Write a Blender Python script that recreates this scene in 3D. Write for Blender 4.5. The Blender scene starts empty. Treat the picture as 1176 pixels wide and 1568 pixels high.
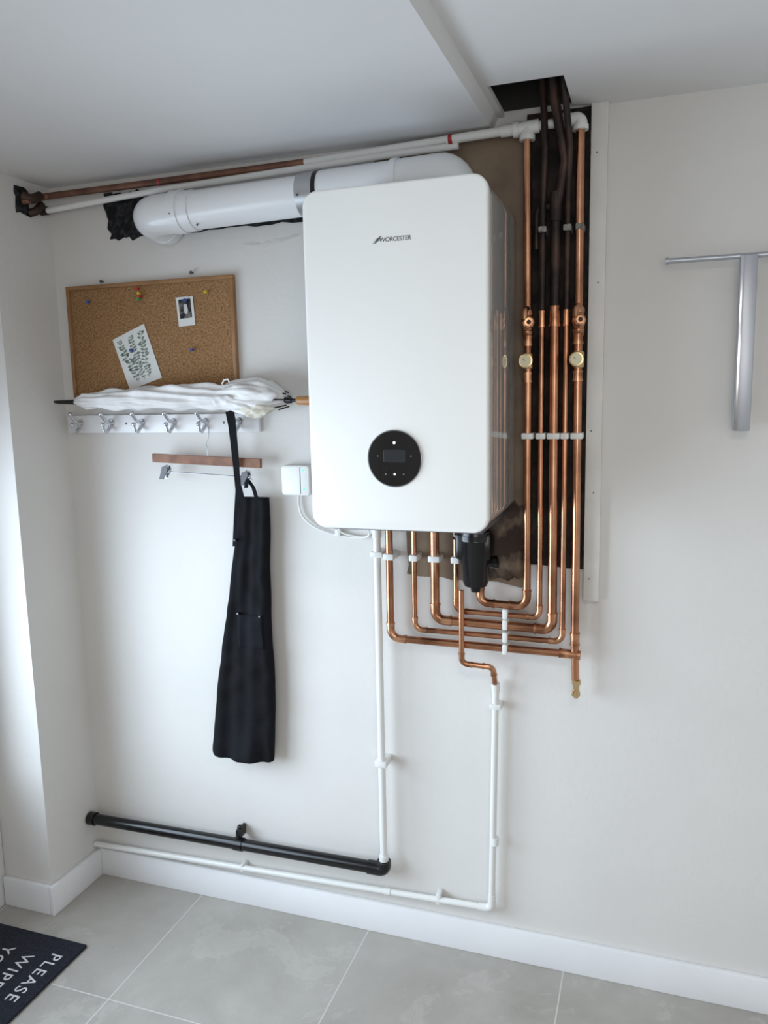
import bpy, bmesh, math, random
import numpy as np
from mathutils import Vector, Matrix, noise
random.seed(4)
scn=bpy.context.scene
scn.view_settings.view_transform='Standard'
scn.view_settings.look='None'
scn.view_settings.exposure=0.0

# ------------------------------------------------------------ materials
def newmat(name,col=(.8,.8,.8),rough=.5,metal=0,coat=0,emit=None,es=0):
    m=bpy.data.materials.new(name);m.use_nodes=True
    b=m.node_tree.nodes['Principled BSDF']
    b.inputs['Base Color'].default_value=(*col,1);b.inputs['Roughness'].default_value=rough
    b.inputs['Metallic'].default_value=metal;b.inputs['Coat Weight'].default_value=coat
    if emit:
        b.inputs['Emission Color'].default_value=(*emit,1);b.inputs['Emission Strength'].default_value=es
    return m
def noisy(m,c1,c2,scale=8,detail=6,bump=0,bscale=None,lo=.35,hi=.65,dist=0,rough=None):
    nt=m.node_tree;N=nt.nodes;b=N['Principled BSDF']
    tc=N.new('ShaderNodeTexCoord');nz=N.new('ShaderNodeTexNoise')
    nz.inputs['Scale'].default_value=scale;nz.inputs['Detail'].default_value=detail;nz.inputs['Distortion'].default_value=dist
    nt.links.new(tc.outputs['Object'],nz.inputs['Vector'])
    cr=N.new('ShaderNodeValToRGB');cr.color_ramp.elements[0].position=lo;cr.color_ramp.elements[1].position=hi
    cr.color_ramp.elements[0].color=(*c1,1);cr.color_ramp.elements[1].color=(*c2,1)
    nt.links.new(nz.outputs['Fac'],cr.inputs['Fac']);nt.links.new(cr.outputs['Color'],b.inputs['Base Color'])
    if bump:
        n2=N.new('ShaderNodeTexNoise');n2.inputs['Scale'].default_value=bscale or scale*4;n2.inputs['Detail'].default_value=5
        nt.links.new(tc.outputs['Object'],n2.inputs['Vector'])
        bp=N.new('ShaderNodeBump');bp.inputs['Strength'].default_value=bump;bp.inputs['Distance'].default_value=.004
        nt.links.new(n2.outputs['Fac'],bp.inputs['Height']);nt.links.new(bp.outputs['Normal'],b.inputs['Normal'])
    return m
M={}
M['wall']=noisy(newmat('wall_paint',rough=.75),(.70,.68,.65),(.735,.715,.685),scale=2.2,bump=.2,bscale=60)
M['ceil']=noisy(newmat('ceiling_paint',rough=.85),(.74,.73,.725),(.77,.76,.755),scale=2,bump=.1,bscale=50)
M['gloss']=noisy(newmat('skirting_gloss',rough=.35),(.82,.82,.83),(.86,.86,.87),scale=4)
M['trimpaint']=noisy(newmat('batten_paint',rough=.5),(.70,.685,.65),(.76,.745,.71),scale=9,bump=.2,bscale=50)
M['white_pl']=newmat('white_plastic',(.80,.80,.775),.3)
M['white_flue']=newmat('white_flue_plastic',(.80,.81,.82),.2)
M['boil_front']=newmat('boiler_front_white',(.92,.92,.89),.3,coat=.2)
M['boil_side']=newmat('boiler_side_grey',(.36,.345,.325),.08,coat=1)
M['black_gl']=newmat('black_glass',(.004,.004,.005),.08,coat=1)
M['black_pl']=newmat('black_plastic',(.004,.004,.005),.24)
M['disp']=newmat('display',(.03,.032,.035),.15)
M['icon']=newmat('icon_white',(.8,.8,.8),.5,emit=(1,1,1),es=.6)
M['dgrey']=newmat('logo_grey',(.09,.09,.1),.4)
M['green']=newmat('led_green',(.05,.8,.3),.4,emit=(.1,1,.4),es=1.2)
M['copper']=noisy(newmat('copper',rough=.27,metal=1),(.27,.12,.068),(.64,.32,.185),scale=9,detail=6,lo=.32,hi=.66)
M['copper_fit']=noisy(newmat('copper_fitting',rough=.3,metal=1),(.32,.14,.075),(.74,.40,.235),scale=28,lo=.38,hi=.62)
M['copper_old']=noisy(newmat('tarnished_copper',rough=.5,metal=.5),(.02,.014,.012),(.10,.055,.04),scale=12,lo=.35,hi=.7)
M['copper_dull']=noisy(newmat('dull_copper',rough=.5,metal=.5),(.10,.05,.035),(.28,.14,.09),scale=10)
M['brass']=newmat('brass',(.70,.50,.27),.28,1)
M['chrome']=newmat('chrome',(.62,.63,.66),.2,1)
M['alu']=newmat('brushed_aluminium',(.45,.47,.51),.38,.7)
M['foil']=newmat('foil_band',(.50,.50,.51),.3,.8)
M['oldclip']=noisy(newmat('old_clip_grey',rough=.6),(.12,.11,.10),(.35,.33,.30),scale=60)
M['dial']=newmat('dial_cream',(.80,.74,.52),.4)
M['board']=noisy(newmat('old_backboard',rough=.85),(.17,.12,.085),(.28,.21,.145),scale=6,bump=.4,bscale=30)
M['brick']=noisy(newmat('bare_masonry',rough=.95),(.012,.010,.009),(.07,.05,.04),scale=14,lo=.42,hi=.78,bump=.8,bscale=40)
M['rough']=noisy(newmat('rough_plaster',rough=.95),(.045,.028,.02),(.24,.175,.12),scale=18,lo=.48,hi=.72,bump=.8,bscale=40)
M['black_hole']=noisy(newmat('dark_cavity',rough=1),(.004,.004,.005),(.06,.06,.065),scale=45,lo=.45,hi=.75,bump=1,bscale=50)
M['red']=newmat('red_tape',(.38,.03,.03),.4)
M['fabric_w']=noisy(newmat('umbrella_fabric',rough=.55),(.72,.70,.69),(.82,.81,.80),scale=20)
M['fabric_b']=noisy(newmat('umbrella_piping',rough=.55),(.56,.52,.42),(.68,.64,.54),scale=20)
M['wood']=noisy(newmat('hanger_wood',rough=.6),(.17,.075,.04),(.29,.135,.075),scale=20)
M['wood_h']=noisy(newmat('handle_wood',rough=.4),(.34,.15,.045),(.46,.23,.08),scale=20)
M['frame']=noisy(newmat('board_frame_wood',rough=.5),(.26,.13,.05),(.35,.18,.075),scale=18)
M['apron']=noisy(newmat('black_denim',rough=.9),(.0025,.0028,.004),(.005,.006,.009),scale=6,bump=.2,bscale=300)
M['apron'].node_tree.nodes['Principled BSDF'].inputs['Specular IOR Level'].default_value=.25
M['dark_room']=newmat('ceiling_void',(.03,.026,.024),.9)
M['mat']=noisy(newmat('mat_fibre',rough=.95),(.005,.007,.014),(.016,.020,.034),scale=120,bump=1,bscale=400)
M['mat_txt']=noisy(newmat('mat_lettering',rough=.9),(.50,.50,.51),(.72,.72,.73),scale=150,lo=.3,hi=.6)
M['paper']=newmat('card_paper',(.74,.74,.72),.5)
M['photo']=noisy(newmat('photo_dark',rough=.4),(.006,.006,.008),(.20,.18,.17),scale=60,lo=.45,hi=.65)
M['door']=newmat('door_white',(.78,.78,.78),.35)
M['blue']=newmat('pin_blue',(.04,.10,.35),.3);M['pin_red']=newmat('pin_red',(.5,.03,.03),.3)
M['pin_y']=newmat('pin_yellow',(.65,.48,.04),.3);M['pin_g']=newmat('pin_green',(.04,.35,.10),.3)
M['filler']=noisy(newmat('wall_filler',rough=.9),(.60,.59,.57),(.70,.69,.66),scale=25)
m=newmat('cork',rough=.95);noisy(m,(.17,.083,.032),(.40,.225,.10),scale=190,detail=2,lo=.3,hi=.66,bump=.4,bscale=200);M['cork']=m
# floor tiles
m=newmat('stone_tile',rough=.5);nt=m.node_tree;N=nt.nodes;b=N['Principled BSDF'];L=nt.links.new
tc=N.new('ShaderNodeTexCoord')
n1=N.new('ShaderNodeTexNoise');n1.inputs['Scale'].default_value=3.0;n1.inputs['Detail'].default_value=11;n1.inputs['Distortion'].default_value=.3;n1.inputs['Roughness'].default_value=.68
L(tc.outputs['Object'],n1.inputs['Vector'])
r1=N.new('ShaderNodeValToRGB');e=r1.color_ramp.elements
e[0].position=.32;e[0].color=(.355,.33,.295,1);e[1].position=.68;e[1].color=(.47,.445,.405,1)
L(n1.outputs['Fac'],r1.inputs['Fac'])
n2=N.new('ShaderNodeTexNoise');n2.inputs['Scale'].default_value=4.2;n2.inputs['Detail'].default_value=13;n2.inputs['Distortion'].default_value=.5;n2.inputs['Roughness'].default_value=.7
mp2=N.new('ShaderNodeMapping');mp2.inputs['Location'].default_value=(3.3,1.7,0);L(tc.outputs['Object'],mp2.inputs['Vector']);L(mp2.outputs['Vector'],n2.inputs['Vector'])
r2=N.new('ShaderNodeValToRGB');e=r2.color_ramp.elements;e[0].position=.54;e[0].color=(0,0,0,1);e[1].position=.575;e[1].color=(.24,.24,.24,1)
x=e.new(.66);x.color=(0.12,0.12,0.12,1)
L(n2.outputs['Fac'],r2.inputs['Fac'])
mx=N.new('ShaderNodeMixRGB');mx.inputs['Color2'].default_value=(.64,.61,.565,1)
L(r2.outputs['Color'],mx.inputs['Fac']);L(r1.outputs['Color'],mx.inputs['Color1'])
mp=N.new('ShaderNodeMapping');mp.inputs['Location'].default_value=(-.4185+6,.503+6,0)
L(tc.outputs['Object'],mp.inputs['Vector'])
br=N.new('ShaderNodeTexBrick');br.offset=0;br.inputs['Scale'].default_value=1;br.inputs['Brick Width'].default_value=.6;br.inputs['Row Height'].default_value=.6
br.inputs['Mortar Size'].default_value=.0020;br.inputs['Mortar Smooth'].default_value=.1;br.inputs['Color1'].default_value=(1,1,1,1);br.inputs['Color2'].default_value=(.95,.95,.95,1)
L(mp.outputs['Vector'],br.inputs['Vector'])
mu=N.new('ShaderNodeMixRGB');mu.blend_type='MULTIPLY';mu.inputs['Fac'].default_value=1
L(mx.outputs['Color'],mu.inputs['Color1']);L(br.outputs['Color'],mu.inputs['Color2'])
mg=N.new('ShaderNodeMixRGB');mg.inputs['Color2'].default_value=(.60,.58,.55,1)
L(br.outputs['Fac'],mg.inputs['Fac']);L(mu.outputs['Color'],mg.inputs['Color1']);L(mg.outputs['Color'],b.inputs['Base Color'])
M['tile']=m

# ------------------------------------------------------------ mesh helpers
def obj(name,me,mat=None,smooth=False):
    o=bpy.data.objects.new(name,me);scn.collection.objects.link(o)
    if mat:me.materials.append(M[mat])
    if smooth:
        for p in me.polygons:p.use_smooth=True
    return o
def from_bm(name,bm,mat=None,smooth=False,auto=False):
    bmesh.ops.recalc_face_normals(bm,faces=bm.faces)
    me=bpy.data.meshes.new(name);bm.to_mesh(me);bm.free()
    o=obj(name,me,mat,smooth)
    if auto:
        for p in me.polygons:p.use_smooth=True
        try:me.set_sharp_from_angle(angle=math.radians(40))
        except Exception:pass
    return o
def box(name,a,b,mat,bev=0,seg=2):
    bm=bmesh.new();bmesh.ops.create_cube(bm,size=1)
    a=Vector(a);b=Vector(b);lo=Vector([min(a[i],b[i]) for i in range(3)]);hi=Vector([max(a[i],b[i]) for i in range(3)])
    for v in bm.verts:
        v.co=Vector([(lo[i]+hi[i])/2+v.co[i]*(hi[i]-lo[i]) for i in range(3)])
    if bev:bmesh.ops.bevel(bm,geom=bm.edges[:],offset=bev,segments=seg,affect='EDGES',profile=.5)
    return from_bm(name,bm,mat,auto=bool(bev))
def fillet(pts,rad,n=7):
    pts=[Vector(p) for p in pts];out=[pts[0]];arcs=[]
    for i in range(1,len(pts)-1):
        a,b,c=pts[i-1],pts[i],pts[i+1];d1=(a-b);d2=(c-b);l1,l2=d1.length,d2.length;d1.normalize();d2.normalize()
        ang=d1.angle(d2)
        if abs(ang-math.pi)<.03:out.append(b);continue
        t=min(rad/math.tan(ang/2),l1*.49,l2*.49);r=t*math.tan(ang/2)
        p1=b+d1*t;p2=b+d2*t;cen=b+(d1+d2).normalized()*(r/math.sin(ang/2))
        v1=p1-cen;v2=p2-cen;tot=v1.angle(v2);seg=[]
        for k in range(n+1):
            s=k/n;seg.append(cen+(v1*math.sin((1-s)*tot)+v2*math.sin(s*tot))/math.sin(tot))
        out+=seg;arcs.append((seg,d1,d2))
    out.append(pts[-1]);return out,arcs
def sweep(bm,path,r,n=16,cap=True,shape=None):
    path=[Vector(p) for p in path]
    T=[]
    for i in range(len(path)):
        a=path[max(i-1,0)];b=path[min(i+1,len(path)-1)];T.append((b-a).normalized())
    up=Vector((0,0,1)) if abs(T[0].z)<.9 else Vector((1,0,0))
    u=T[0].cross(up).normalized();rings=[]
    for i,p in enumerate(path):
        if i:
            q=T[i-1].rotation_difference(T[i]);u=(q@u).normalized()
        u=(u-T[i]*u.dot(T[i])).normalized();w=T[i].cross(u)
        rr=r[i] if isinstance(r,(list,tuple)) else r
        ring=[]
        for k in range(n):
            a=2*math.pi*k/n
            s=shape(i,a) if shape else 1
            ring.append(bm.verts.new(p+(u*math.cos(a)+w*math.sin(a))*rr*s))
        rings.append(ring)
    for i in range(len(rings)-1):
        for k in range(n):
            bm.faces.new((rings[i][k],rings[i][(k+1)%n],rings[i+1][(k+1)%n],rings[i+1][k]))
    if cap:
        bm.faces.new(rings[0][::-1]);bm.faces.new(rings[-1])
def tube(name,pts,r,mat,rad=0,n=18,smooth=True,shape=None):
    if rad:pts,_=fillet(pts,rad)
    bm=bmesh.new();sweep(bm,pts,r,n,shape=shape);return from_bm(name,bm,mat,auto=True)
def lathe(name,p0,axis,prof,mat,n=28):
    """prof: list of (distance along axis, radius)"""
    p0=Vector(p0);axis=Vector(axis).normalized()
    u=axis.orthogonal().normalized();w=axis.cross(u)
    bm=bmesh.new();rings=[]
    for d,r in prof:
        rings.append([bm.verts.new(p0+axis*d+(u*math.cos(2*math.pi*k/n)+w*math.sin(2*math.pi*k/n))*max(r,1e-5)) for k in range(n)])
    for i in range(len(rings)-1):
        for k in range(n):bm.faces.new((rings[i][k],rings[i][(k+1)%n],rings[i+1][(k+1)%n],rings[i+1][k]))
    bm.faces.new(rings[0][::-1]);bm.faces.new(rings[-1])
    return from_bm(name,bm,mat,auto=True)
def ball(name,c,r,mat,sc=(1,1,1)):
    bm=bmesh.new();bmesh.ops.create_uvsphere(bm,u_segments=16,v_segments=10,radius=r)
    for v in bm.verts:v.co=Vector((v.co.x*sc[0]+c[0],v.co.y*sc[1]+c[1],v.co.z*sc[2]+c[2]))
    return from_bm(name,bm,mat,smooth=True)
def prism(name,poly,y0,y1,mat,axis='y'):
    bm=bmesh.new()
    def P(a,b,c):return (a,c,b) if axis=='y' else ((a,b,c) if axis=='z' else (c,a,b))
    f=[bm.verts.new(P(a,b,y0)) for a,b in poly];g=[bm.verts.new(P(a,b,y1)) for a,b in poly]
    bm.faces.new(f);bm.faces.new(g[::-1])
    for i in range(len(poly)):
        j=(i+1)%len(poly);bm.faces.new((f[i],g[i],g[j],f[j]))
    return from_bm(name,bm,mat)
def ragged(poly,amp=.004,step=.02,seed=0):
    out=[];rnd=random.Random(seed)
    for i in range(len(poly)):
        a=Vector(poly[i]);b=Vector(poly[(i+1)%len(poly)]);n=max(1,int((b-a).length/step))
        for k in range(n):
            p=a.lerp(b,k/n);out.append((p.x+rnd.uniform(-amp,amp),p.y+rnd.uniform(-amp,amp)))
    return out
def rrect(x0,x1,z0,z1,r,n=10):
    out=[]
    for cx,cz,a0 in ((x1-r,z1-r,0),(x0+r,z1-r,90),(x0+r,z0+r,180),(x1-r,z0+r,270)):
        for k in range(n+1):
            a=math.radians(a0+90*k/n);out.append((cx+r*math.cos(a),cz+r*math.sin(a)))
    return out
def rslab(name,x0,x1,z0,z1,yb,yf,r,mat,bev=.006,seg=4):
    """rounded-rectangle slab in xz, softly rounded front rim at yf"""
    bm=bmesh.new();rings=[]
    prof=[(0,yb)]
    for k in range(seg+1):
        a=math.pi/2*k/seg;prof.append((bev*(1-math.cos(a)),yf+bev*(1-math.sin(a))))
    for ins,y in prof:
        rings.append([bm.verts.new((a,y,b)) for a,b in rrect(x0+ins,x1-ins,z0+ins,z1-ins,max(r-ins,.001))])
    n=len(rings[0])
    for i in range(len(rings)-1):
        for k in range(n):bm.faces.new((rings[i][k],rings[i][(k+1)%n],rings[i+1][(k+1)%n],rings[i+1][k]))
    bm.faces.new(rings[0][::-1]);bm.faces.new(rings[-1])
    return from_bm(name,bm,mat,auto=True)
def text(name,s,size,mat,loc,rot,ext=.0003,align='CENTER',shear=0,spacing=1):
    cu=bpy.data.curves.new(name,'FONT');cu.body=s;cu.size=size;cu.extrude=ext;cu.align_x=align;cu.align_y='CENTER';cu.shear=shear;cu.space_character=spacing
    t=bpy.data.objects.new(name,cu);scn.collection.objects.link(t)
    bpy.context.view_layer.update()
    me=bpy.data.meshes.new_from_object(t.evaluated_get(bpy.context.evaluated_depsgraph_get()))
    bpy.data.objects.remove(t)
    me.transform(Matrix.Translation(Vector(loc))@rot.to_4x4())
    me.materials.clear();return obj(name,me,mat)
def group(name,parts):
    parts=[p for p in parts if p]
    lo=Vector((1e9,)*3);hi=Vector((-1e9,)*3)
    for p in parts:
        for v in p.data.vertices:
            for i in range(3):
                lo[i]=min(lo[i],v.co[i]);hi[i]=max(hi[i],v.co[i])
    e=bpy.data.objects.new(name,None);e.empty_display_size=.05;e.location=(lo+hi)/2;scn.collection.objects.link(e)
    for p in parts:
        p.parent=e;p.matrix_parent_inverse=Matrix.Translation(-(lo+hi)/2)
    return e
RX=Matrix.Rotation(math.radians(90),3,'X')

# ------------------------------------------------------------ room shell
XR=3.5;YF=-4.0;HL=2.325;HR=2.355;XL=-.20;DY=-2.0
box('wall_back',(-.3,0,0),(XR+.1,.12,2.5),'wall')
box('floor',(-.35,YF-.1,-.06),(XR+.1,.12,0),'tile')
box('wall_right',(XR,YF,0),(XR+.1,0,2.5),'wall')
def multi(name,boxes,mat):
    bm=bmesh.new()
    for a,b in boxes:
        r=bmesh.ops.create_cube(bm,size=1)
        for v in r['verts']:v.co=Vector([(a[i]+b[i])/2+v.co[i]*(b[i]-a[i]) for i in range(3)])
    return from_bm(name,bm,mat)
multi('wall_left',[((-.3,-.24,0),(0,0,2.5)),((-.3,DY,1.98),(0,-.24,2.5)),((-.3,YF,0),(0,DY,2.5))],'wall')
WX0,WX1,WZ0,WZ1=1.5,3.2,.95,2.1  # unseen window, opened behind the camera to admit fill light
multi('wall_front',[((-.3,YF-.12,0),(WX0,YF,2.5)),((WX1,YF-.12,0),(XR+.1,YF,2.5)),((WX0,YF-.12,0),(WX1,YF,WZ0)),((WX0,YF-.12,WZ1),(WX1,YF,2.5))],'wall')
group('unseen_window_1',[box('frame_bottom',(WX0,YF-.09,WZ0),(WX1,YF-.04,WZ0+.05),'door'),box('frame_top',(WX0,YF-.09,WZ1-.05),(WX1,YF-.04,WZ1),'door'),
 box('frame_left',(WX0,YF-.09,WZ0+.05),(WX0+.05,YF-.04,WZ1-.05),'door'),box('frame_right',(WX1-.05,YF-.09,WZ0+.05),(WX1,YF-.04,WZ1-.05),'door'),
 box('mullion',((WX0+WX1)/2-.025,YF-.09,WZ0+.05),((WX0+WX1)/2+.025,YF-.04,WZ1-.05),'door')])
# ceiling: lower left part, small step, higher right part with a cut-out in the corner
bm=bmesh.new()
def quad(*ps):bm.faces.new([bm.verts.new(p) for p in ps])
hx0,hx1,hy=1.440,1.612,-.222
XS=1.410;XT=1.424
quad((-.3,0,HL),(XS,0,HL),(XS,YF,HL),(-.3,YF,HL))
quad((XS,0,HL),(XT,0,HR),(XT,YF,HR),(XS,YF,HL))
quad((XT,0,HR),(hx0,0,HR),(hx0,YF,HR),(XT,YF,HR))
quad((hx0,hy,HR),(hx1,hy,HR),(hx1,YF,HR),(hx0,YF,HR))
quad((hx1,-.03,HR),(1.655,-.012,HR),(1.655,hy,HR),(hx1,hy,HR))
quad((1.655,0,HR),(XR,0,HR),(XR,YF,HR),(1.655,YF,HR))
quad((hx1,hy,HR),(1.655,hy,HR),(1.655,YF,HR),(hx1,YF,HR))
for (a,b) in (((hx0,0),(hx0,hy)),((hx0,hy),(hx1,hy)),((hx1,hy),(hx1,-.03)),((hx1,-.03),(1.655,-.012))):
    quad((a[0],a[1],HR),(b[0],b[1],HR),(b[0],b[1],HR+.014),(a[0],a[1],HR+.014))
me=bpy.data.meshes.new('ceiling');bm.to_mesh(me);bm.free();obj('ceiling',me,'ceil')
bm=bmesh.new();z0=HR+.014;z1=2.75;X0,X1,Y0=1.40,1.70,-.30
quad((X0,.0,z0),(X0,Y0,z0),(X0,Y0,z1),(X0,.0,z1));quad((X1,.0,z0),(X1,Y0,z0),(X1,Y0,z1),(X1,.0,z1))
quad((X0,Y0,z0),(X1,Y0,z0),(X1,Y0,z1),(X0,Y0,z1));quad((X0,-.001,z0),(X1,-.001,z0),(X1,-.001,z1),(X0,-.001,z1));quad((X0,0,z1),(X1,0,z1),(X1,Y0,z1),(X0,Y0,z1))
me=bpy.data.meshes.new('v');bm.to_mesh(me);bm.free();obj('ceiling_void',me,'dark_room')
def skirt(name,a,b):return box(name,a,b,'gloss',bev=.003)
skirt('baseboard_back',(.0,-.016,0),(XR,.0,.1))
skirt('baseboard_left',(0,-.256,0),(.016,-.016,.1))
skirt('baseboard_reveal',(-.188,-.256,0),(0,-.24,.1))
skirt('baseboard_right',(XR-.016,YF,0),(XR,-.016,.1))
# glazed double doors in the deep reveal of the left wall
ym=(DY-.25)/2
parts=[box('frame_hinge_side',(-.24,-.30,0),(-.19,-.242,1.98),'door',.003),box('frame_far_side',(-.24,DY,0),(-.19,DY+.058,1.98),'door',.003),
 box('frame_head',(-.24,DY+.058,1.93),(-.19,-.30,1.978),'door',.003),
 box('hinge_plate',(-.192,-.335,.20),(-.186,-.275,.28),'gloss',.001),
 tube('hinge_barrel',[(-.184,-.301,.19),(-.184,-.301,.29)],.008,'gloss')]
for k,(a,b) in enumerate(((-.302,ym+.002),(ym-.002,DY+.06))):
    parts+=[box('stile_a_%d'%k,(-.235,a-.08,.03),(-.195,a,1.928),'door',.004),box('stile_b_%d'%k,(-.235,b,.03),(-.195,b+.08,1.928),'door',.004),
     box('bottom_panel_%d'%k,(-.228,b+.08,.03),(-.202,a-.08,.42),'door',.002),box('mid_rail_%d'%k,(-.235,b+.08,.42),(-.195,a-.08,.50),'door',.004),
     box('top_rail_%d'%k,(-.235,b+.08,1.84),(-.195,a-.08,1.928),'door',.004)]
group('door_1',parts)
parts=[box('batten',(1.657,-.022,1.11),(1.697,0,HR),'trimpaint',bev=.0015)]
for k,(x,z) in enumerate(((1.672,2.24),(1.680,1.93),(1.670,1.56),(1.679,1.40),(1.672,1.17))):
    parts.append(lathe('screw_%d'%k,(x,-.0218,z),(0,-1,0),[(0,.0022),(.0006,.0020)],'dgrey',8))
group('trim_1',parts)
# ------------------------------------------------------------ exposed backing
prism('backboard',ragged([(1.165,1.15),(1.46,1.14),(1.497,1.13),(1.497,2.335),(1.09,2.30),(1.10,1.36),(1.165,1.35)],.004,.03,1),-.008,-.0005,'board')
prism('masonry_patch',ragged([(1.4975,1.20),(1.656,1.19),(1.656,2.354),(1.4975,2.354)],.0015,.02,2),-.006,-.0005,'brick')
prism('plaster_patch',ragged([(1.34,1.24),(1.37,1.16),(1.42,1.15),(1.50,1.165),(1.499,1.36),(1.40,1.38),(1.34,1.36)],.008,.015,3),-.0105,-.0085,'rough')
prism('wall_hole',ragged([(.205,2.285),(.36,2.285),(.44,2.24),(.44,2.165),(.35,2.15),(.225,2.15)],.007,.013,5),-.003,-.0003,'black_hole')
prism('dark_wall_strip',ragged([(.445,2.152),(.445,2.24),(1.08,2.25),(1.08,2.150)],.004,.03,6),-.003,-.0003,'black_hole')  # dark ragged strip on the wall behind the flue
prism('wall_filler',ragged([(.68,2.108),(.74,2.102),(.80,2.112),(.86,2.118),(.80,2.100),(.74,2.094),(.69,2.100)],.003,.012,7),-.0012,-.0003,'filler')

# ------------------------------------------------------------ boiler
bx0,bx1,bz0,bz1=1.041,1.475,1.346,2.128;YB=-.385
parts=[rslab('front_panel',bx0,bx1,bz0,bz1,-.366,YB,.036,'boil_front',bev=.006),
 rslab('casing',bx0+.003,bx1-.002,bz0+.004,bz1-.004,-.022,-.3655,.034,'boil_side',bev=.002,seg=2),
 lathe('control_bezel',(1.256,YB+.001,1.516),(0,-1,0),[(0,.0675),(.003,.0675),(.0045,.0665),(.0045,.063)],'chrome',56),
 lathe('control_dial',(1.256,YB+.0005,1.516),(0,-1,0),[(0,.065),(.0055,.065),(.007,.0635),(.007,0)],'black_gl',56),
 rslab('display',1.231,1.283,1.508,1.537,YB-.0068,YB-.0078,.002,'disp',bev=.0003,seg=1)]
for k,(x,z,r) in enumerate(((1.257,1.553,.0035),(1.257,1.480,.0028),(1.235,1.480,.0015),(1.279,1.480,.0015),(1.216,1.522,.0014),(1.297,1.522,.0014))):
    parts.append(lathe('touch_icon_%d'%k,(x,YB-.0068,z),(0,-1,0),[(0,r),(.0008,r)],'icon' if k<2 else 'foil',14))
parts.append(text('badge_lettering','WORCESTER',.0135,'dgrey',(1.2655,YB-.0004,2.006),RX,ext=.0003,spacing=.92,shear=.1))
for k in range(3):
    z=2.001+.004*k
    parts.append(tube('badge_swoosh_%d'%k,[(1.213+.003*k,YB-.0006,z-.001),(1.219+.003*k,YB-.0006,z),(1.224+.003*k,YB-.0006,z+.004),(1.231+.0015*k,YB-.0006,z+.0055)],[.0004,.0011,.0011,.0005],'dgrey',n=8))
for k,x in enumerate((1.124,1.197,1.257,1.317,1.385)):
    parts.append(lathe('outlet_nut_%d'%k,(x,-.06,bz0+.006),(0,0,-1),[(0,.014),(.016,.014),(.018,.012)],'brass',6))
parts.append(box('bottom_tray',(1.07,-.33,1.335),(1.45,-.04,1.352),'dgrey',.002))
group('boiler',parts)

# ------------------------------------------------------------ flue
fy=-.12;ex=.432
parts=[tube('wall_elbow',[(ex,-.004,2.178),(ex,fy,2.179),(.60,fy,2.181)],.055,'white_flue',rad=.07,n=32),
 tube('pipe_run',[(.57,fy,2.181),(1.30,fy,2.195)],.052,'white_flue',n=32),
 tube('elbow_collar',[(.535,fy,2.1808),(.565,fy,2.1812)],.0585,'white_flue',n=32),
 tube('elbow_socket',[(ex,-.006,2.178),(ex,-.035,2.178)],.0585,'white_flue',n=32),
 tube('foil_band',[(.925,fy,2.1885),(.972,fy,2.1893)],.0565,'foil',n=32),
 tube('rubber_band',[(.972,fy,2.1893),(.984,fy,2.1895)],.0575,'black_pl',n=32),
 tube('terminal_sleeve',[(.984,fy,2.1895),(1.30,fy,2.195)],.056,'white_flue',n=32),
 tube('sleeve_ring',[(1.182,fy,2.193),(1.198,fy,2.1934)],.0605,'white_flue',n=32),
 tube('boiler_elbow',[(1.19,fy,2.1932),(1.335,fy,2.196),(1.335,fy,2.130)],.057,'white_flue',rad=.06,n=32)]
for k,(x,a) in enumerate(((.55,-.5),(.55,-1.4),(.935,-.3),(.62,-1.2))):
    parts.append(ball('flue_screw_%d'%k,(x,fy-.057*math.cos(a+.2),2.183-.057*math.sin(a+.2)*-1),.003,'dgrey'))
group('flue_pipe',parts)

# ------------------------------------------------------------ copper pipework (all pipes, valves, clips of the installation)
CP=[]
def bead(name,p,d,r,l,mat):
    p=Vector(p);d=Vector(d).normalized();return tube(name,[p-d*l/2,p+d*l/2],r,mat)
cnt=[0]
def copper_pipe(pts,r,rad,extra=None,mat='copper'):
    cnt[0]+=1;n=cnt[0]
    path,arcs=fillet(pts,rad,9)
    bm=bmesh.new();sweep(bm,path,r,20);parts=[from_bm('pipe_run_%d'%n,bm,mat,auto=True)]
    for k,(seg,d1,d2) in enumerate(arcs):
        ext=r*1.5
        pa=[seg[0]+d1*ext]+seg+[seg[-1]+d2*ext]
        bm=bmesh.new();sweep(bm,pa,r*1.1,20);parts.append(from_bm('elbow_%d_%d'%(n,k),bm,'copper_fit',auto=True))
        parts.append(bead('elbow_rim_a_%d_%d'%(n,k),seg[0]+d1*ext,d1,r*1.22,.005,'copper_fit'))
        parts.append(bead('elbow_rim_b_%d_%d'%(n,k),seg[-1]+d2*ext,d2,r*1.22,.005,'copper_fit'))
    if extra:parts+=extra
    CP.extend(parts)
PY=-.05
def coupler(x,z,r,l=.035,y=PY):
    return [tube('coupler_%.2f'%z,[(x,y,z-l/2),(x,y,z+l/2)],r*1.13,'copper_fit'),
      bead('coupler_top_%.2f'%z,(x,y,z+l/2),(0,0,1),r*1.26,.006,'copper_fit'),bead('coupler_low_%.2f'%z,(x,y,z-l/2),(0,0,1),r*1.26,.006,'copper_fit')]
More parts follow.
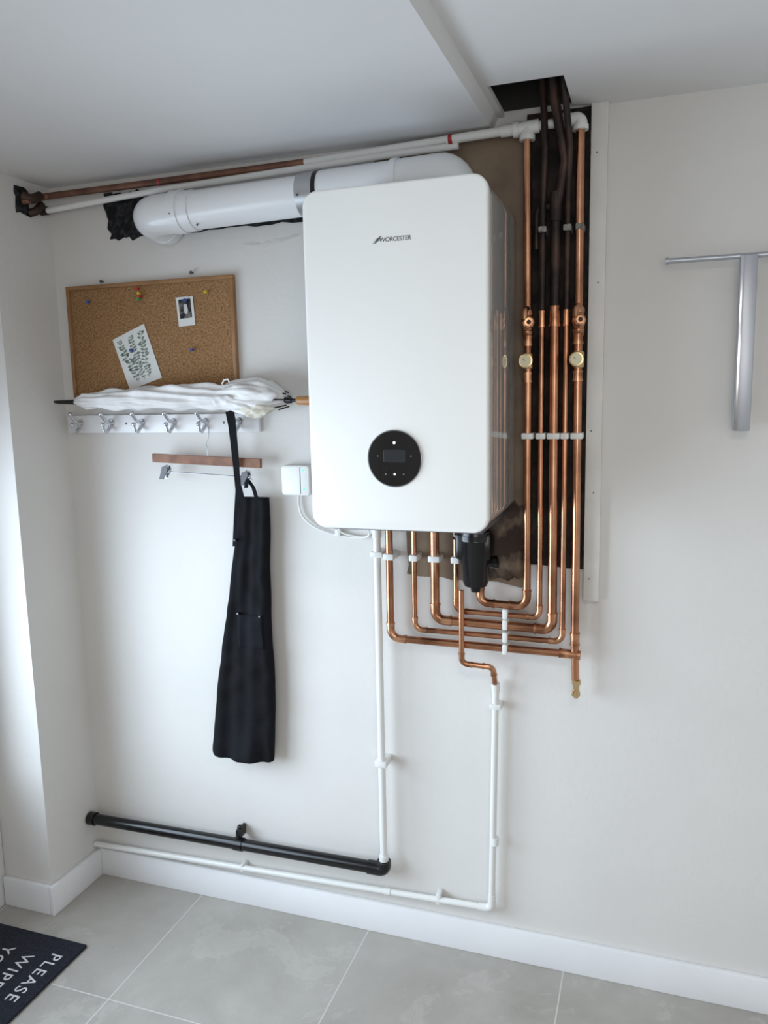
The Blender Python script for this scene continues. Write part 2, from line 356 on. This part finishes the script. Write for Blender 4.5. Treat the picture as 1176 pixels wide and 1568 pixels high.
def ball_valve(x,z,y=PY):
    return [lathe('valve_body_%.2f'%z,(x,y,z-.034),(0,0,1),[(0,.012),(.004,.0145),(.012,.0145),(.014,.012),(.022,.015),(.032,.0165),(.042,.015),(.050,.012),(.052,.0145),(.062,.0145),(.066,.012)],'copper_fit',20),
      lathe('valve_neck_%.2f'%z,(x+.002,y-.012,z-.004),(.25,-1,.1),[(0,.012),(.010,.012),(.012,.0150),(.020,.0150),(.022,.011),(.025,.011)],'copper_fit',8),
      lathe('valve_slot_%.2f'%z,(x+.008,y-.0365,z-.0015),(.25,-1,.1),[(0,.0055),(.002,.0055),(.0022,0)],'copper_old',12),
      tube('valve_side_arm_%.2f'%z,[(x,y,z+.036),(x-.004,y-.022,z+.030),(x-.004,y-.026,z+.006)],.008,'copper_fit',rad=.01)]
def gauge(x,z,y=PY):
    return [lathe('gauge_stem_%.2f'%z,(x,y,z-.02),(0,0,1),[(0,.0125),(.003,.015),(.037,.015),(.04,.0125)],'brass',18),
      lathe('gauge_case_%.2f'%z,(x-.002,y-.008,z),(0,-1,0),[(0,.016),(.012,.0175),(.020,.0175),(.0205,.0150)],'brass',28),
      lathe('gauge_face_%.2f'%z,(x-.002,y-.026,z),(0,-1,0),[(0,.0140),(.003,.0140),(.0032,0)],'dial',28),
      tube('gauge_needle_%.2f'%z,[(x-.002,y-.0296,z),(x-.009,y-.0296,z+.006)],.0006,'dgrey',n=6)]
R22=.0105;R15=.0075
zt=1.362
copper_pipe([(1.124,PY,zt-.03),(1.124,PY,.971),(1.642,PY,.968)],R22,.028,
   [tube('return_tee',[(1.60,PY,.969),(1.655,PY,.967)],R22*1.2,'copper_fit'),bead('return_tee_rim',(1.602,PY,.969),(1,0,0),R22*1.3,.005,'copper_fit')])
copper_pipe([(1.197,PY,zt-.03),(1.197,PY,1.003),(1.607,PY,1.0),(1.607,PY,1.855)],R15,.022,coupler(1.607,1.845,R15))
copper_pipe([(1.257,PY,zt-.03),(1.257,PY,1.036),(1.580,PY,1.031),(1.578,PY,1.855)],.0125,.026,coupler(1.578,1.850,.0125,.045))
copper_pipe([(1.317,PY,zt-.03),(1.317,PY,1.066),(1.546,PY,1.062),(1.546,PY,1.855)],R15,.02,coupler(1.546,1.845,R15))
copper_pipe([(1.385,PY,1.14),(1.385,PY,1.094),(1.512,PY,1.090),(1.512,PY,1.70),(1.506,PY,2.278)],R22,.028,
   ball_valve(1.510,1.838)+gauge(1.511,1.741)+coupler(1.511,1.792,R22,.02)+coupler(1.511,1.70,R22,.02))
copper_pipe([(1.643,PY,.90),(1.640,PY,.99),(1.637,PY,1.70),(1.634,PY,2.29)],R22,.0,
   ball_valve(1.6365,1.838)+gauge(1.637,1.741)+coupler(1.640,1.01,R22,.03)+coupler(1.6365,1.792,R22,.02)+coupler(1.6365,1.70,R22,.02)+
   [tube('drain_stub',[(1.643,PY,.92),(1.645,PY,.885)],.0085,'copper_fit')])
CP+=[lathe('drain_valve_body',(1.645,PY,.898),(0,0,-1),[(0,.0125),(.012,.0125),(.013,.009),(.03,.009),(.032,.0115),(.044,.0115),(.045,.007),(.05,.007)],'brass',6),
   tube('drain_valve_outlet',[(1.645,PY,.87),(1.640,PY-.022,.864)],.005,'brass')]
copper_pipe([(1.337,PY-.022,1.13),(1.337,PY-.022,.922),(1.422,PY-.01,.915),(1.424,PY+.01,.862)],R15,.018)
def clip(x,z,w,y=PY,h=.016,back=-.0085):
    return box('clip_%.3f_%.2f'%(x,z),(x-w,y-.014,z-h/2),(x+w,back,z+h/2),'white_pl',.003)
CP+=[clip(1.512,1.549,.0155),clip(1.546,1.549,.0125),clip(1.5785,1.549,.0165),clip(1.607,1.549,.0105),clip(1.637,1.549,.0155)]
CP+=[clip(1.124,1.21,.0155,h=.018,back=-.001),clip(1.197,1.21,.012,h=.018,back=-.009),clip(1.257,1.21,.0165,h=.018,back=-.009),clip(1.317,1.21,.012,h=.018,back=-.011)]
CP+=[box('bar_clip_%d'%k,(1.448,PY-.016,z-.014),(1.462,-.001,z+.014),'white_pl',.003) for k,z in enumerate((1.068,1.038,1.003,.969))]
CP+=[box('old_clip_%d'%k,(x-.010,PY-.013,2.055),(x+.010,-.0075,2.070),'oldclip',.003) for k,x in enumerate((1.546,1.607,1.637))]
def old(n,pts,r,extra=[]):
    CP.extend([tube('old_riser_%d'%n,pts,r,'copper_old',rad=.03)]+extra)
old(1,[(1.546,PY,1.86),(1.546,PY,2.12),(1.552,PY-.01,2.25),(1.535,-.06,2.60)],.0085)
old(2,[(1.578,PY,1.865),(1.578,PY,2.10),(1.60,PY-.01,2.22),(1.575,-.08,2.36),(1.57,-.10,2.6)],.012,
    [tube('old_tee',[(1.578,PY,2.08),(1.578,PY,2.15)],.0155,'copper_old'),tube('old_tee_branch',[(1.578,PY,2.118),(1.53,PY+.012,2.118),(1.528,PY+.02,2.02)],.009,'copper_old',rad=.015)])
old(3,[(1.607,PY,1.86),(1.607,PY,2.14),(1.612,PY-.02,2.25),(1.60,-.10,2.38),(1.60,-.12,2.6)],.008)
fx,fyy=1.383,-.098
CP+=[tube('filter_outlet_stub',[(1.385,PY,1.14),(1.385,PY,1.15)],R22*1.2,'brass')]
group('copper_pipework',CP)
group('magnetic_filter',[lathe('canister',(fx,fyy,1.318),(0,0,-1),[(0,.020),(.004,.032),(.012,.032),(.016,.043),(.040,.046),(.044,.043),(.10,.042),(.105,.038),(.150,.036),(.165,.030),(.172,.014),(.182,.012)],'black_pl',36),
   tube('cap_rib',[(fx,fyy,1.292),(fx,fyy,1.280)],.048,'black_pl'),
   lathe('side_union',(fx+.03,fyy,1.215),(1,0,.15),[(0,.014),(.018,.014),(.02,.018),(.03,.018),(.032,.012)],'black_pl',8),
   tube('upper_arm',[(fx-.02,fyy,1.27),(fx-.055,fyy+.02,1.285)],.016,'black_pl'),
   box('body_block',(fx-.05,fyy-.03,1.225),(fx+.046,fyy+.035,1.300),'black_pl',.01),
   tube('lower_arm',[(fx,fyy+.03,1.170),(fx+.002,PY,1.152)],.015,'black_pl')])

# ------------------------------------------------------------ pipes along the ceiling
ty=-.042
group('old_copper_pipe',[tube('long_run',[(.004,-.118,2.262),(.022,-.112,2.262),(.022,ty,2.290),(.45,ty,2.2915),(.90,ty,2.295)],.0098,'copper_dull',rad=.02),
   tube('painted_run',[(.90,ty,2.295),(1.31,ty,2.3075)],.0098,'white_pl'),
   tube('wall_elbow_a',[(.004,-.12,2.275),(.028,-.105,2.268),(.026,-.07,2.285)],.014,'copper_old',rad=.012),
   tube('wall_elbow_b',[(.004,-.095,2.232),(.022,-.085,2.238),(.022,-.06,2.262)],.012,'copper_old',rad=.012),
   tube('red_tape',[(.432,ty,2.2914),(.440,ty,2.2914)],.0108,'red')])
prism('wall_hole',ragged([(-.145,2.225),(-.09,2.225),(-.09,2.30),(-.145,2.30)],.005,.015,9),.0003,.003,'black_hole',axis='x')
group('heating_pipe',[tube('long_run',[(.006,ty-.004,2.246),(.45,ty-.004,2.268),(1.15,ty-.004,2.286),(1.33,ty-.002,2.288)],.009,'white_pl'),
   tube('wall_elbow',[(.006,ty-.004,2.246),(.03,ty-.004,2.247)],.0125,'copper_old'),
   tube('run',[(1.30,ty-.006,2.304),(1.60,ty-.006,2.312)],.0115,'white_pl'),
   tube('red_tape',[(1.306,ty-.006,2.304),(1.316,ty-.006,2.3043)],.0132,'red'),
   tube('sleeve',[(1.44,ty-.006,2.3075),(1.48,ty-.006,2.3085)],.0145,'white_pl'),
   tube('tee_body',[(1.475,ty-.006,2.308),(1.535,ty-.006,2.310)],.0165,'white_pl'),
   tube('tee_leg',[(1.506,ty-.006,2.308),(1.506,PY,2.282)],.0165,'white_pl'),bead('tee_nut',(1.506,PY,2.284),(0,0,1),.0195,.012,'white_pl'),
   bead('tee_nut_l',(1.478,ty-.006,2.308),(1,0,0),.0195,.012,'white_pl'),
   tube('elbow',[(1.585,ty-.006,2.313),(1.634,ty-.006,2.314),(1.634,PY,2.292)],.0165,'white_pl',rad=.02),
   bead('elbow_nut',(1.634,PY,2.293),(0,0,1),.0195,.012,'white_pl'),bead('elbow_nut_l',(1.592,ty-.006,2.313),(1,0,0),.0195,.012,'white_pl')])

# ------------------------------------------------------------ white condensate pipe + black waste pipe
cy=-.045
group('condensate_pipe',[tube('down_pipe',[(1.086,cy,1.33),(1.086,cy,.269)],.0108,'white_pl'),
   tube('socket',[(1.086,cy,.285),(1.086,cy,.269)],.0145,'white_pl'),
   tube('top_socket',[(1.086,cy,1.285),(1.086,cy,1.262)],.0135,'white_pl'),
   box('bracket_top',(1.068,cy-.013,1.205),(1.103,-.001,1.222),'white_pl',.003),
   box('bracket_low',(1.068,cy-.015,.572),(1.104,-.001,.592),'white_pl',.003)])
group('waste_pipe',[tube('long_run',[(.004,cy,.228),(1.086,cy,.2395),(1.086,cy,.266)],.0185,'black_pl',rad=.024,n=24),
   tube('elbow',[(1.035,cy,.239),(1.086,cy,.2395),(1.086,cy,.268)],.0215,'black_pl',rad=.026,n=24),
   tube('end_socket',[(.004,cy,.228),(.03,cy,.2283)],.0225,'black_pl',n=24),
   tube('coupling',[(.575,cy,.2342),(.605,cy,.2345)],.0215,'black_pl',n=24),
   box('clip_post',(.583,cy-.008,.25),(.594,-.001,.285),'black_pl',.003),
   ball('clip_head',(.5885,cy+.012,.285),.0095,'black_pl')])
oy=-.028
group('overflow_pipe',[tube('long_run',[(.004,oy,.122),(1.412,oy,.166),(1.424,oy,.86)],.0095,'white_pl',rad=.018),
   tube('elbow',[(1.375,oy,.165),(1.412,oy,.166),(1.413,oy,.21)],.0118,'white_pl',rad=.018),
   tube('top_socket',[(1.424,oy-.005,.860),(1.424,oy,.835)],.012,'white_pl'),
   tube('joint',[(1.4215,oy,.37),(1.4217,oy,.392)],.0115,'white_pl'),
   box('bracket_a',(1.408,oy-.011,.783),(1.440,-.001,.799),'white_pl',.003),
   box('bracket_b',(1.244,oy-.008,.148),(1.258,-.001,.182),'white_pl',.003),
   box('bracket_c',(.582,oy-.008,.128),(.594,-.001,.154),'white_pl',.003),
   tube('joint_b',[(1.08,oy,.1555),(1.10,oy,.1562)],.0112,'white_pl')])

# ------------------------------------------------------------ cork board
cx0,cx1,cz0,cz1=.050,.647,1.672,2.020
fw=.012
parts=[box('cork_panel',(cx0+.005,-.010,cz0+.005),(cx1-.005,-.001,cz1-.005),'cork'),
 box('frame_top',(cx0,-.018,cz1-fw),(cx1,-.001,cz1),'frame',.002),box('frame_bottom',(cx0,-.018,cz0),(cx1,-.001,cz0+fw),'frame',.002),
 box('frame_left',(cx0,-.018,cz0+fw),(cx0+fw,-.001,cz1-fw),'frame',.002),box('frame_right',(cx1-fw,-.018,cz0+fw),(cx1,-.001,cz1-fw),'frame',.002)]
def pin(k,x,z,mat):
    return lathe('push_pin_%d'%k,(x,-.010,z),(0,-1,0),[(0,.0015),(.004,.0015),(.0045,.0045),(.006,.0045),(.008,.003),(.012,.003),(.0135,.0048),(.015,.0045)],mat,14)
for k,(x,z,mt) in enumerate(((.135,1.969,'blue'),(.320,1.998,'pin_red'),(.324,1.984,'pin_y'),(.322,1.968,'pin_g'),(.328,1.975,'pin_red'),(.557,1.974,'pin_y'),(.499,1.809,'blue'),(.283,1.815,'blue'),(.485,1.955,'blue'))):
    parts.append(pin(k,x,z,mt))
group('cork_board',parts)
for x,z in ((.182,2.030),(.505,2.035)):
    lathe('wall_nail',(x,0,z),(0,-1,0),[(0,.0025),(.010,.0025),(.0105,.005),(.013,.005)],'dgrey',10)
group('photo_card',[prism('card',[(.448,1.965),(.507,1.967),(.511,1.882),(.454,1.879)],-.0125,-.0112,'paper'),
   prism('picture',[(.457,1.958),(.499,1.959),(.502,1.904),(.460,1.902)],-.0131,-.0126,'photo'),
   prism('portrait',[(.476,1.944),(.486,1.944),(.489,1.928),(.486,1.915),(.478,1.915),(.475,1.928)],-.0135,-.0132,'filler')])
c0,c1,c2,c3=Vector((.211,1.850)),Vector((.330,1.894)),Vector((.383,1.729)),Vector((.263,1.694))
parts=[prism('sheet',[tuple(c0),tuple(c1),tuple(c2),tuple(c3)],-.0125,-.0112,'paper')]
def uvp(u,v):
    a=c0.lerp(c1,u);b=c3.lerp(c2,u);return a.lerp(b,v)
M['leaf']=newmat('leaf_ink',(.16,.22,.16),.6)
bm=bmesh.new();rnd=random.Random(3)
for s in range(3):
    for k in range(15):
        v=.10+.76*k/14;uu=.25+.25*s+(.5-v)*.12*(s-1)*2+.02*math.sin(k*.9+s)
        for sd in (-1,1):
            ln=rnd.uniform(.06,.12)*(.6+.8*math.sin(v*3.1))
            p=uvp(uu,v);q=uvp(uu+sd*ln,v-rnd.uniform(-.02,.06));d=q-p;nn=Vector((-d.y,d.x))*rnd.uniform(.18,.3)
            mid=p.lerp(q,.5)
            bm.faces.new([bm.verts.new((w.x,-.0131,w.y)) for w in (p,mid+nn,q,mid-nn)])
        p=uvp(uu,v);q=uvp(uu,v+.06);d=(q-p);nn=Vector((-d.y,d.x)).normalized()*.0006
        bm.faces.new([bm.verts.new((w.x,-.0132,w.y)) for w in (p+nn,q+nn,q-nn,p-nn)])
me=bpy.data.meshes.new('sprigs');bm.to_mesh(me);bm.free();parts.append(obj('sprigs',me,'leaf'))
group('botanical_print',parts)

# ------------------------------------------------------------ coat rack
parts=[box('rail',(.021,-.018,1.560),(.712,-.0005,1.617),'gloss',.003)]
hx=(.071,.189,.304,.420,.533,.648)
for k,x in enumerate(hx):
    parts+=[lathe('plate_%d'%k,(x,-.017,1.594),(0,-1,0),[(0,.011),(.003,.011),(.004,.008)],'chrome',20),
     tube('upper_prong_%d'%k,[(x,-.020,1.590),(x,-.034,1.594),(x,-.046,1.600),(x,-.056,1.608),(x,-.064,1.618)],[.0062,.0056,.0052,.005,.0045],'chrome',n=10),
     ball('upper_tip_%d'%k,(x,-.066,1.621),.0080,'chrome'),
     tube('lower_prong_%d'%k,[(x,-.020,1.592),(x,-.028,1.575),(x,-.042,1.564),(x,-.056,1.570),(x,-.060,1.584)],[.0062,.0056,.0052,.005,.0045],'chrome',n=10),
     ball('lower_tip_%d'%k,(x,-.060,1.588),.0075,'chrome')]
for x in (.245,.595):
    parts.append(lathe('rail_screw_%d'%int(x*1000),(x,-.0178,1.590),(0,-1,0),[(0,.004),(.001,.0035)],'dgrey',10))
group('coat_rack',parts)

# ------------------------------------------------------------ umbrella
uy=-.066
def ux(t):return .095+(.825-.095)*t
path=[];rad=[]
K=80
for k in range(K+1):
    t=k/K
    path.append((ux(t),uy,1.661+.008*math.sin(t*3.1)))
    if t<.05:r=.008+t*.24
    elif t<.72:r=.020+.013*math.sin((t-.05)/.67*math.pi*.75)+.002*math.sin(t*40)
    elif t<.92:r=.029+.019*math.sin((t-.72)/.20*math.pi/1.6)
    else:r=.046-(t-.92)/.08*.030
    rad.append(r)
def ush(i,a):
    t=i/K
    return 1+.14*math.sin(4*a+t*11)+.10*math.sin(9*a-t*17)*(1+t)+.12*noise.noise(Vector((t*14,a*2,0)))
bm=bmesh.new();sweep(bm,path,rad,48,shape=ush);can=from_bm('folded_canopy',bm,'fabric_w',smooth=True)
parts=[can,tube('ferrule',[(.015,uy,1.662),(.03,uy,1.661),(.10,uy,1.660)],[.004,.006,.008],'black_pl'),
 tube('shaft',[(.80,uy,1.655),(.87,uy,1.652)],.005,'black_pl'),
 tube('runner',[(.825,uy,1.654),(.845,uy,1.653)],.009,'black_pl'),
 lathe('handle',(.862,uy,1.652),(1,0,-.02),[(0,.010),(.004,.0125),(.05,.014),(.10,.0145),(.125,.013),(.13,.007)],'wood_h',20)]
for k in range(7):
    a=k*.9;parts.append(tube('rib_tip_%d'%k,[(.80,uy-.030*math.cos(a),1.656+.030*math.sin(a)),(.835,uy-.020*math.cos(a),1.655+.020*math.sin(a))],.0022,'black_pl',n=6))
def flap(name,pts,mat,seed):
    n=len(pts);bm=bmesh.new();c=Vector((sum(p[0] for p in pts)/n,0,sum(p[1] for p in pts)/n));rnd=random.Random(seed)
    cv=bm.verts.new((c.x,uy-.052,c.z));ring=[]
    for i,p in enumerate(pts):ring.append(bm.verts.new((p[0],uy-.034-(.012 if i%2 else 0),p[1])))
    for i in range(n):bm.faces.new((cv,ring[i],ring[(i+1)%n]))
    bmesh.ops.subdivide_edges(bm,edges=bm.edges[:],cuts=3,use_grid_fill=True)
    for v in bm.verts:v.co.y+=.012*noise.noise(Vector((v.co.x*60,v.co.z*60,seed)))
    o=from_bm(name,bm,mat,smooth=True);md=o.modifiers.new('s','SOLIDIFY');md.thickness=.0015;return o
parts.append(flap('fabric_flap_a',[(.640,1.690),(.70,1.702),(.79,1.690),(.825,1.668),(.80,1.650),(.72,1.655),(.655,1.668)],'fabric_w',1))
parts.append(flap('fabric_flap_b',[(.70,1.645),(.78,1.640),(.815,1.632),(.79,1.615),(.75,1.603),(.725,1.609),(.70,1.628)],'fabric_b',2))
parts.append(flap('fabric_flap_c',[(.60,1.668),(.66,1.672),(.72,1.652),(.74,1.632),(.68,1.628),(.62,1.640)],'fabric_w',3))
parts.append(tube('strap_ring',[(.652,uy-.05,1.702),(.660,uy-.05,1.714),(.672,uy-.05,1.716),(.678,uy-.05,1.704)],.0025,'fabric_w',n=8))
group('umbrella',parts)

# ------------------------------------------------------------ hanger
hy=-.05
wire=[(.533,-.066,1.592),(.545,-.058,1.600),(.556,-.05,1.590),(.562,hy,1.570),(.557,hy,1.545),(.549,hy,1.530),(.552,hy,1.515),(.552,hy,1.485)]
parts=[prism('wood_bar',[(.361,1.498),(.361,1.472),(.730,1.457),(.731,1.484)],hy-.007,hy+.007,'wood'),
 tube('hook_wire',wire,.0018,'chrome',n=8,rad=.006),
 tube('clip_rod',[(.385,hy,1.435),(.41,hy,1.442),(.679,hy,1.430),(.70,hy,1.422)],.0022,'chrome',n=8)]
for k,(x,z) in enumerate(((.404,1.442),(.679,1.428))):
    parts+=[prism('clip_jaw_%d'%k,[(x-.018,z-.022),(x-.004,z-.022),(x+.014,z+.008),(x+.010,z+.022),(x-.006,z+.016)],hy-.014,hy-.009,'dgrey'),
      prism('clip_back_%d'%k,[(x-.016,z-.020),(x-.002,z-.022),(x+.014,z+.006),(x+.010,z+.020),(x-.006,z+.014)],hy+.004,hy+.008,'chrome'),
      tube('clip_spring_%d'%k,[(x-.008,hy-.002,z+.002),(x+.014,hy-.002,z+.002)],.006,'chrome',n=12),
      tube('clip_wire_%d'%k,[(x+.004,hy,z+.010),(x+.004,hy,1.475)],.0015,'chrome',n=6)]
group('coat_hanger',parts)

# ------------------------------------------------------------ apron
rows=[(1.368,.652,.749),(1.30,.640,.748),(1.231,.631,.746),(1.12,.609,.742),(1.003,.589,.739),(.90,.567,.741),(.808,.549,.743),(.70,.532,.739),(.60,.518,.733),(.55,.512,.729),(.538,.516,.726)]
def rowat(z):
    for i in range(len(rows)-1):
        if rows[i][0]>=z>=rows[i+1][0]:
            t=(rows[i][0]-z)/(rows[i][0]-rows[i+1][0]);return [rows[i][j]*(1-t)+rows[i+1][j]*t for j in (1,2)]
    return rows[-1][1:]
def foldf(u,s):
    return .006*math.sin(u*9+s*2.2)+.003*math.sin(u*23-s*3+1)+.011*noise.noise(Vector((u*3+s*2,s*16,1)))
bm=bmesh.new();NZ=90;NX=30;F=[];Bk=[]
for i in range(NZ+1):
    z=1.368-(1.368-.538)*i/NZ;x0,x1=rowat(z);f=[];b=[]
    wob=.003*noise.noise(Vector((0,z*9,2)));s=i/NZ
    for j in range(NX+1):
        u=j/NX;edge=math.sqrt(max(0,1-(2*u-1)**6))
        fold=foldf(u,s)
        th=.010+.012*s
        xx=x0+(x1-x0)*u+wob
        zz=z-(.006*math.sin(u*3))*s
        f.append(bm.verts.new((xx,-.045-edge*(th+fold*(.5+.5*s)),zz)))
        b.append(bm.verts.new((xx,-.040+edge*.012,zz)))
    F.append(f);Bk.append(b)
for i in range(NZ):
    for j in range(NX):
        bm.faces.new((F[i][j],F[i+1][j],F[i+1][j+1],F[i][j+1]));bm.faces.new((Bk[i][j],Bk[i][j+1],Bk[i+1][j+1],Bk[i+1][j]))
    bm.faces.new((F[i][0],Bk[i][0],Bk[i+1][0],F[i+1][0]));bm.faces.new((F[i][NX],F[i+1][NX],Bk[i+1][NX],Bk[i][NX]))
for j in range(NX):
    bm.faces.new((F[0][j],F[0][j+1],Bk[0][j+1],Bk[0][j]));bm.faces.new((F[NZ][j],Bk[NZ][j],Bk[NZ][j+1],F[NZ][j+1]))
cloth=from_bm('cloth',bm,'apron',smooth=True)
def strap(name,pts,w=.009,t=.0025,mat='apron'):
    bm=bmesh.new();prev=None
    for (x,y,z) in pts:
        r=[bm.verts.new((x-w,y,z)),bm.verts.new((x+w,y,z)),bm.verts.new((x+w,y+t,z)),bm.verts.new((x-w,y+t,z))]
        if prev:
            for k in range(4):bm.faces.new((prev[k],prev[(k+1)%4],r[(k+1)%4],r[k]))
        else:bm.faces.new(r)
        prev=r
    bm.faces.new(prev[::-1]);return from_bm(name,bm,mat)
M['stitch']=newmat('pocket_denim',(.0045,.005,.008),.9)
M['stitch'].node_tree.nodes['Principled BSDF'].inputs['Specular IOR Level'].default_value=.25
M['rivet']=newmat('rivet_grey',(.12,.12,.13),.35,1)
def pkt(x0,x1,z0,z1,nm):
    bm=bmesh.new();g=[]
    for i in range(13):
        r=[]
        for j in range(13):
            x=x0+(x1-x0)*j/12;z=z0+(z1-z0)*i/12;xa,xb=rowat(z);u=(x-xa)/(xb-xa);s=(1.368-z)/.83;edge=math.sqrt(max(0,1-(2*u-1)**6))
            r.append(bm.verts.new((x,-.0470-edge*(.010+.012*s+foldf(u,s)*(.5+.5*s)),z)))
        g.append(r)
    for i in range(12):
        for j in range(12):bm.faces.new((g[i][j],g[i][j+1],g[i+1][j+1],g[i+1][j]))
    o=from_bm(nm,bm,'stitch',smooth=True);md=o.modifiers.new('s','SOLIDIFY');md.thickness=.0015;return o
parts=[cloth,pkt(.632,.722,.905,1.010,'pocket'),
 strap('neck_strap_a',[(.650,-.052,1.626),(.655,-.078,1.626),(.659,-.078,1.60),(.660,-.072,1.50),(.658,-.066,1.42),(.668,-.056,1.35)]),
 strap('neck_strap_b',[(.650,-.052,1.624),(.640,-.070,1.623),(.650,-.074,1.58),(.656,-.068,1.46),(.654,-.058,1.39),(.640,-.052,1.30),(.636,-.060,1.22)],.008),
 strap('folded_edge',[(.690,-.075,1.40),(.697,-.074,1.425),(.708,-.062,1.40),(.716,-.056,1.36)],.006)]
for k,(x,z) in enumerate(((.640,1.012),(.714,1.008),(.642,1.24))):
    parts.append(lathe('rivet_%d'%k,(x,-.058,z),(0,-1,0),[(0,.004),(.012,.004),(.013,.002)],'rivet',12))
group('apron',parts)

# ------------------------------------------------------------ heating control box + cable
parts=[rslab('housing',.785,.876,1.375,1.463,-.001,-.030,.010,'white_pl',bev=.004),
 rslab('led_top',.8545,.8605,1.447,1.453,-.0295,-.0306,.0015,'green',bev=.0003,seg=1),
 rslab('led_bottom',.8545,.8605,1.392,1.398,-.0295,-.0306,.0015,'green',bev=.0003,seg=1),
 rslab('seam',.846,.8465,1.380,1.458,-.0298,-.0303,.0002,'foil',bev=.0001,seg=1)]
group('heating_control_box',parts)
def smoothpath(pts,n=8):
    pts=[Vector(p) for p in pts];out=[]
    P=[pts[0]]+pts+[pts[-1]]
    for i in range(1,len(P)-2):
        for k in range(n):
            t=k/n;a,b,c,d=P[i-1],P[i],P[i+1],P[i+2]
            out.append(.5*((2*b)+(c-a)*t+(2*a-5*b+4*c-d)*t*t+(3*b-a-3*c+d)*t**3))
    out.append(pts[-1]);return out
group('power_cable',[tube('flex',smoothpath([(.831,-.012,1.373),(.831,-.012,1.34),(.842,-.012,1.31),(.875,-.012,1.282),(.93,-.012,1.262),(1.0,-.012,1.252),(1.05,-.02,1.26),(1.062,-.05,1.29),(1.062,-.08,1.333)]),.0034,'white_pl',n=10),
  tube('flex_b',smoothpath([(.96,-.05,1.34),(.958,-.02,1.30),(.965,-.014,1.268),(1.02,-.012,1.256),(1.055,-.012,1.262),(1.060,-.012,1.30),(1.060,-.05,1.333)]),.003,'white_pl',n=10),
  box('cable_clip',(.946,-.018,1.255),(.962,-.001,1.275),'white_pl',.002)])

# ------------------------------------------------------------ wall bracket at the right
parts=[tube('cross_rod',[(1.840,-.048,1.966),(2.20,-.048,1.966)],.0065,'alu'),
 tube('rod_stop',[(1.838,-.048,1.966),(1.846,-.048,1.966)],.0085,'alu'),
 box('upright',(2.002,-.058,1.560),(2.040,-.034,1.968),'alu',.003),
 box('upright_edge',(2.0035,-.0595,1.562),(2.012,-.0575,1.966),'chrome',.0005),
 box('wall_mount_top',(2.010,-.035,1.88),(2.032,-.0005,1.92),'alu',.002),
 box('wall_mount_low',(2.010,-.035,1.60),(2.032,-.0005,1.64),'alu',.002)]
group('metal_wall_bracket',parts)

# ------------------------------------------------------------ doormat
parts=[box('mat_base',(-.183,-.745,.0005),(.218,-.345,.010),'mat',.003)]
RZ=Matrix.Rotation(math.radians(-90),3,'Z')
for k,(s,x) in enumerate((('PLEASE',.162),('WIPE',.080),('YOUR',-.002),('PAWS',-.084))):
    parts.append(text('lettering_%d'%k,s,.054,'mat_txt',(x,-.505,.0102),RZ,ext=.0005,spacing=1.2))
group('doormat',parts)

# ------------------------------------------------------------ lights
def area(name,loc,target,sx,sy,power,col,spread=180):
    ld=bpy.data.lights.new(name,'AREA');ld.shape='RECTANGLE';ld.size=sx;ld.size_y=sy;ld.energy=power;ld.color=col;ld.spread=math.radians(spread)
    o=bpy.data.objects.new(name,ld);scn.collection.objects.link(o);o.location=loc
    o.rotation_euler=(Vector(target)-Vector(loc)).to_track_quat('-Z','Y').to_euler();return o
# daylight through the glazed doors (local X of the lamp runs along the wall)
area('door_daylight',(-.18,(DY-.3)/2,1.02),(.8,(DY-.3)/2+.25,.86),1.5,1.05,30,(.70,.85,1.0),130)
area('window_fill',((WX0+WX1)/2,YF+.02,1.52),((WX0+WX1)/2,0,1.4),1.6,1.1,16,(1.0,.965,.92))  # main fill light, set in the unseen front window
area('ceiling_fill',(2.0,-1.9,2.33),(2.0,-1.9,0),.5,.5,9,(1.0,.94,.87))  # extra fill added just below the ceiling, no fitting modelled
w=bpy.data.worlds.new('world');scn.world=w;w.use_nodes=True
w.node_tree.nodes['Background'].inputs['Color'].default_value=(.75,.85,1,1);w.node_tree.nodes['Background'].inputs['Strength'].default_value=1.0

# ------------------------------------------------------------ camera
r=np.array([.14953,.00417,-.33]);th=np.linalg.norm(r);k=r/th
Kx=np.array([[0,-k[2],k[1]],[k[2],0,-k[0]],[-k[1],k[0],0]])
Rm=np.eye(3)+math.sin(th)*Kx+(1-math.cos(th))*Kx@Kx
Bm=np.array([[1,0,0],[0,0,-1],[0,1,0.]])@Rm
cam=bpy.data.cameras.new('camera');co=bpy.data.objects.new('camera',cam);scn.collection.objects.link(co)
mw=Matrix.Identity(4)
for i in range(3):
    mw[i][0]=Bm[0][i];mw[i][1]=-Bm[1][i];mw[i][2]=-Bm[2][i]
mw[0][3],mw[1][3],mw[2][3]=1.82678,-2.12589,1.66312
co.matrix_world=mw
cam.sensor_fit='AUTO';cam.sensor_width=36;cam.lens=1233.0/1600*36;cam.clip_start=.05
scn.camera=co
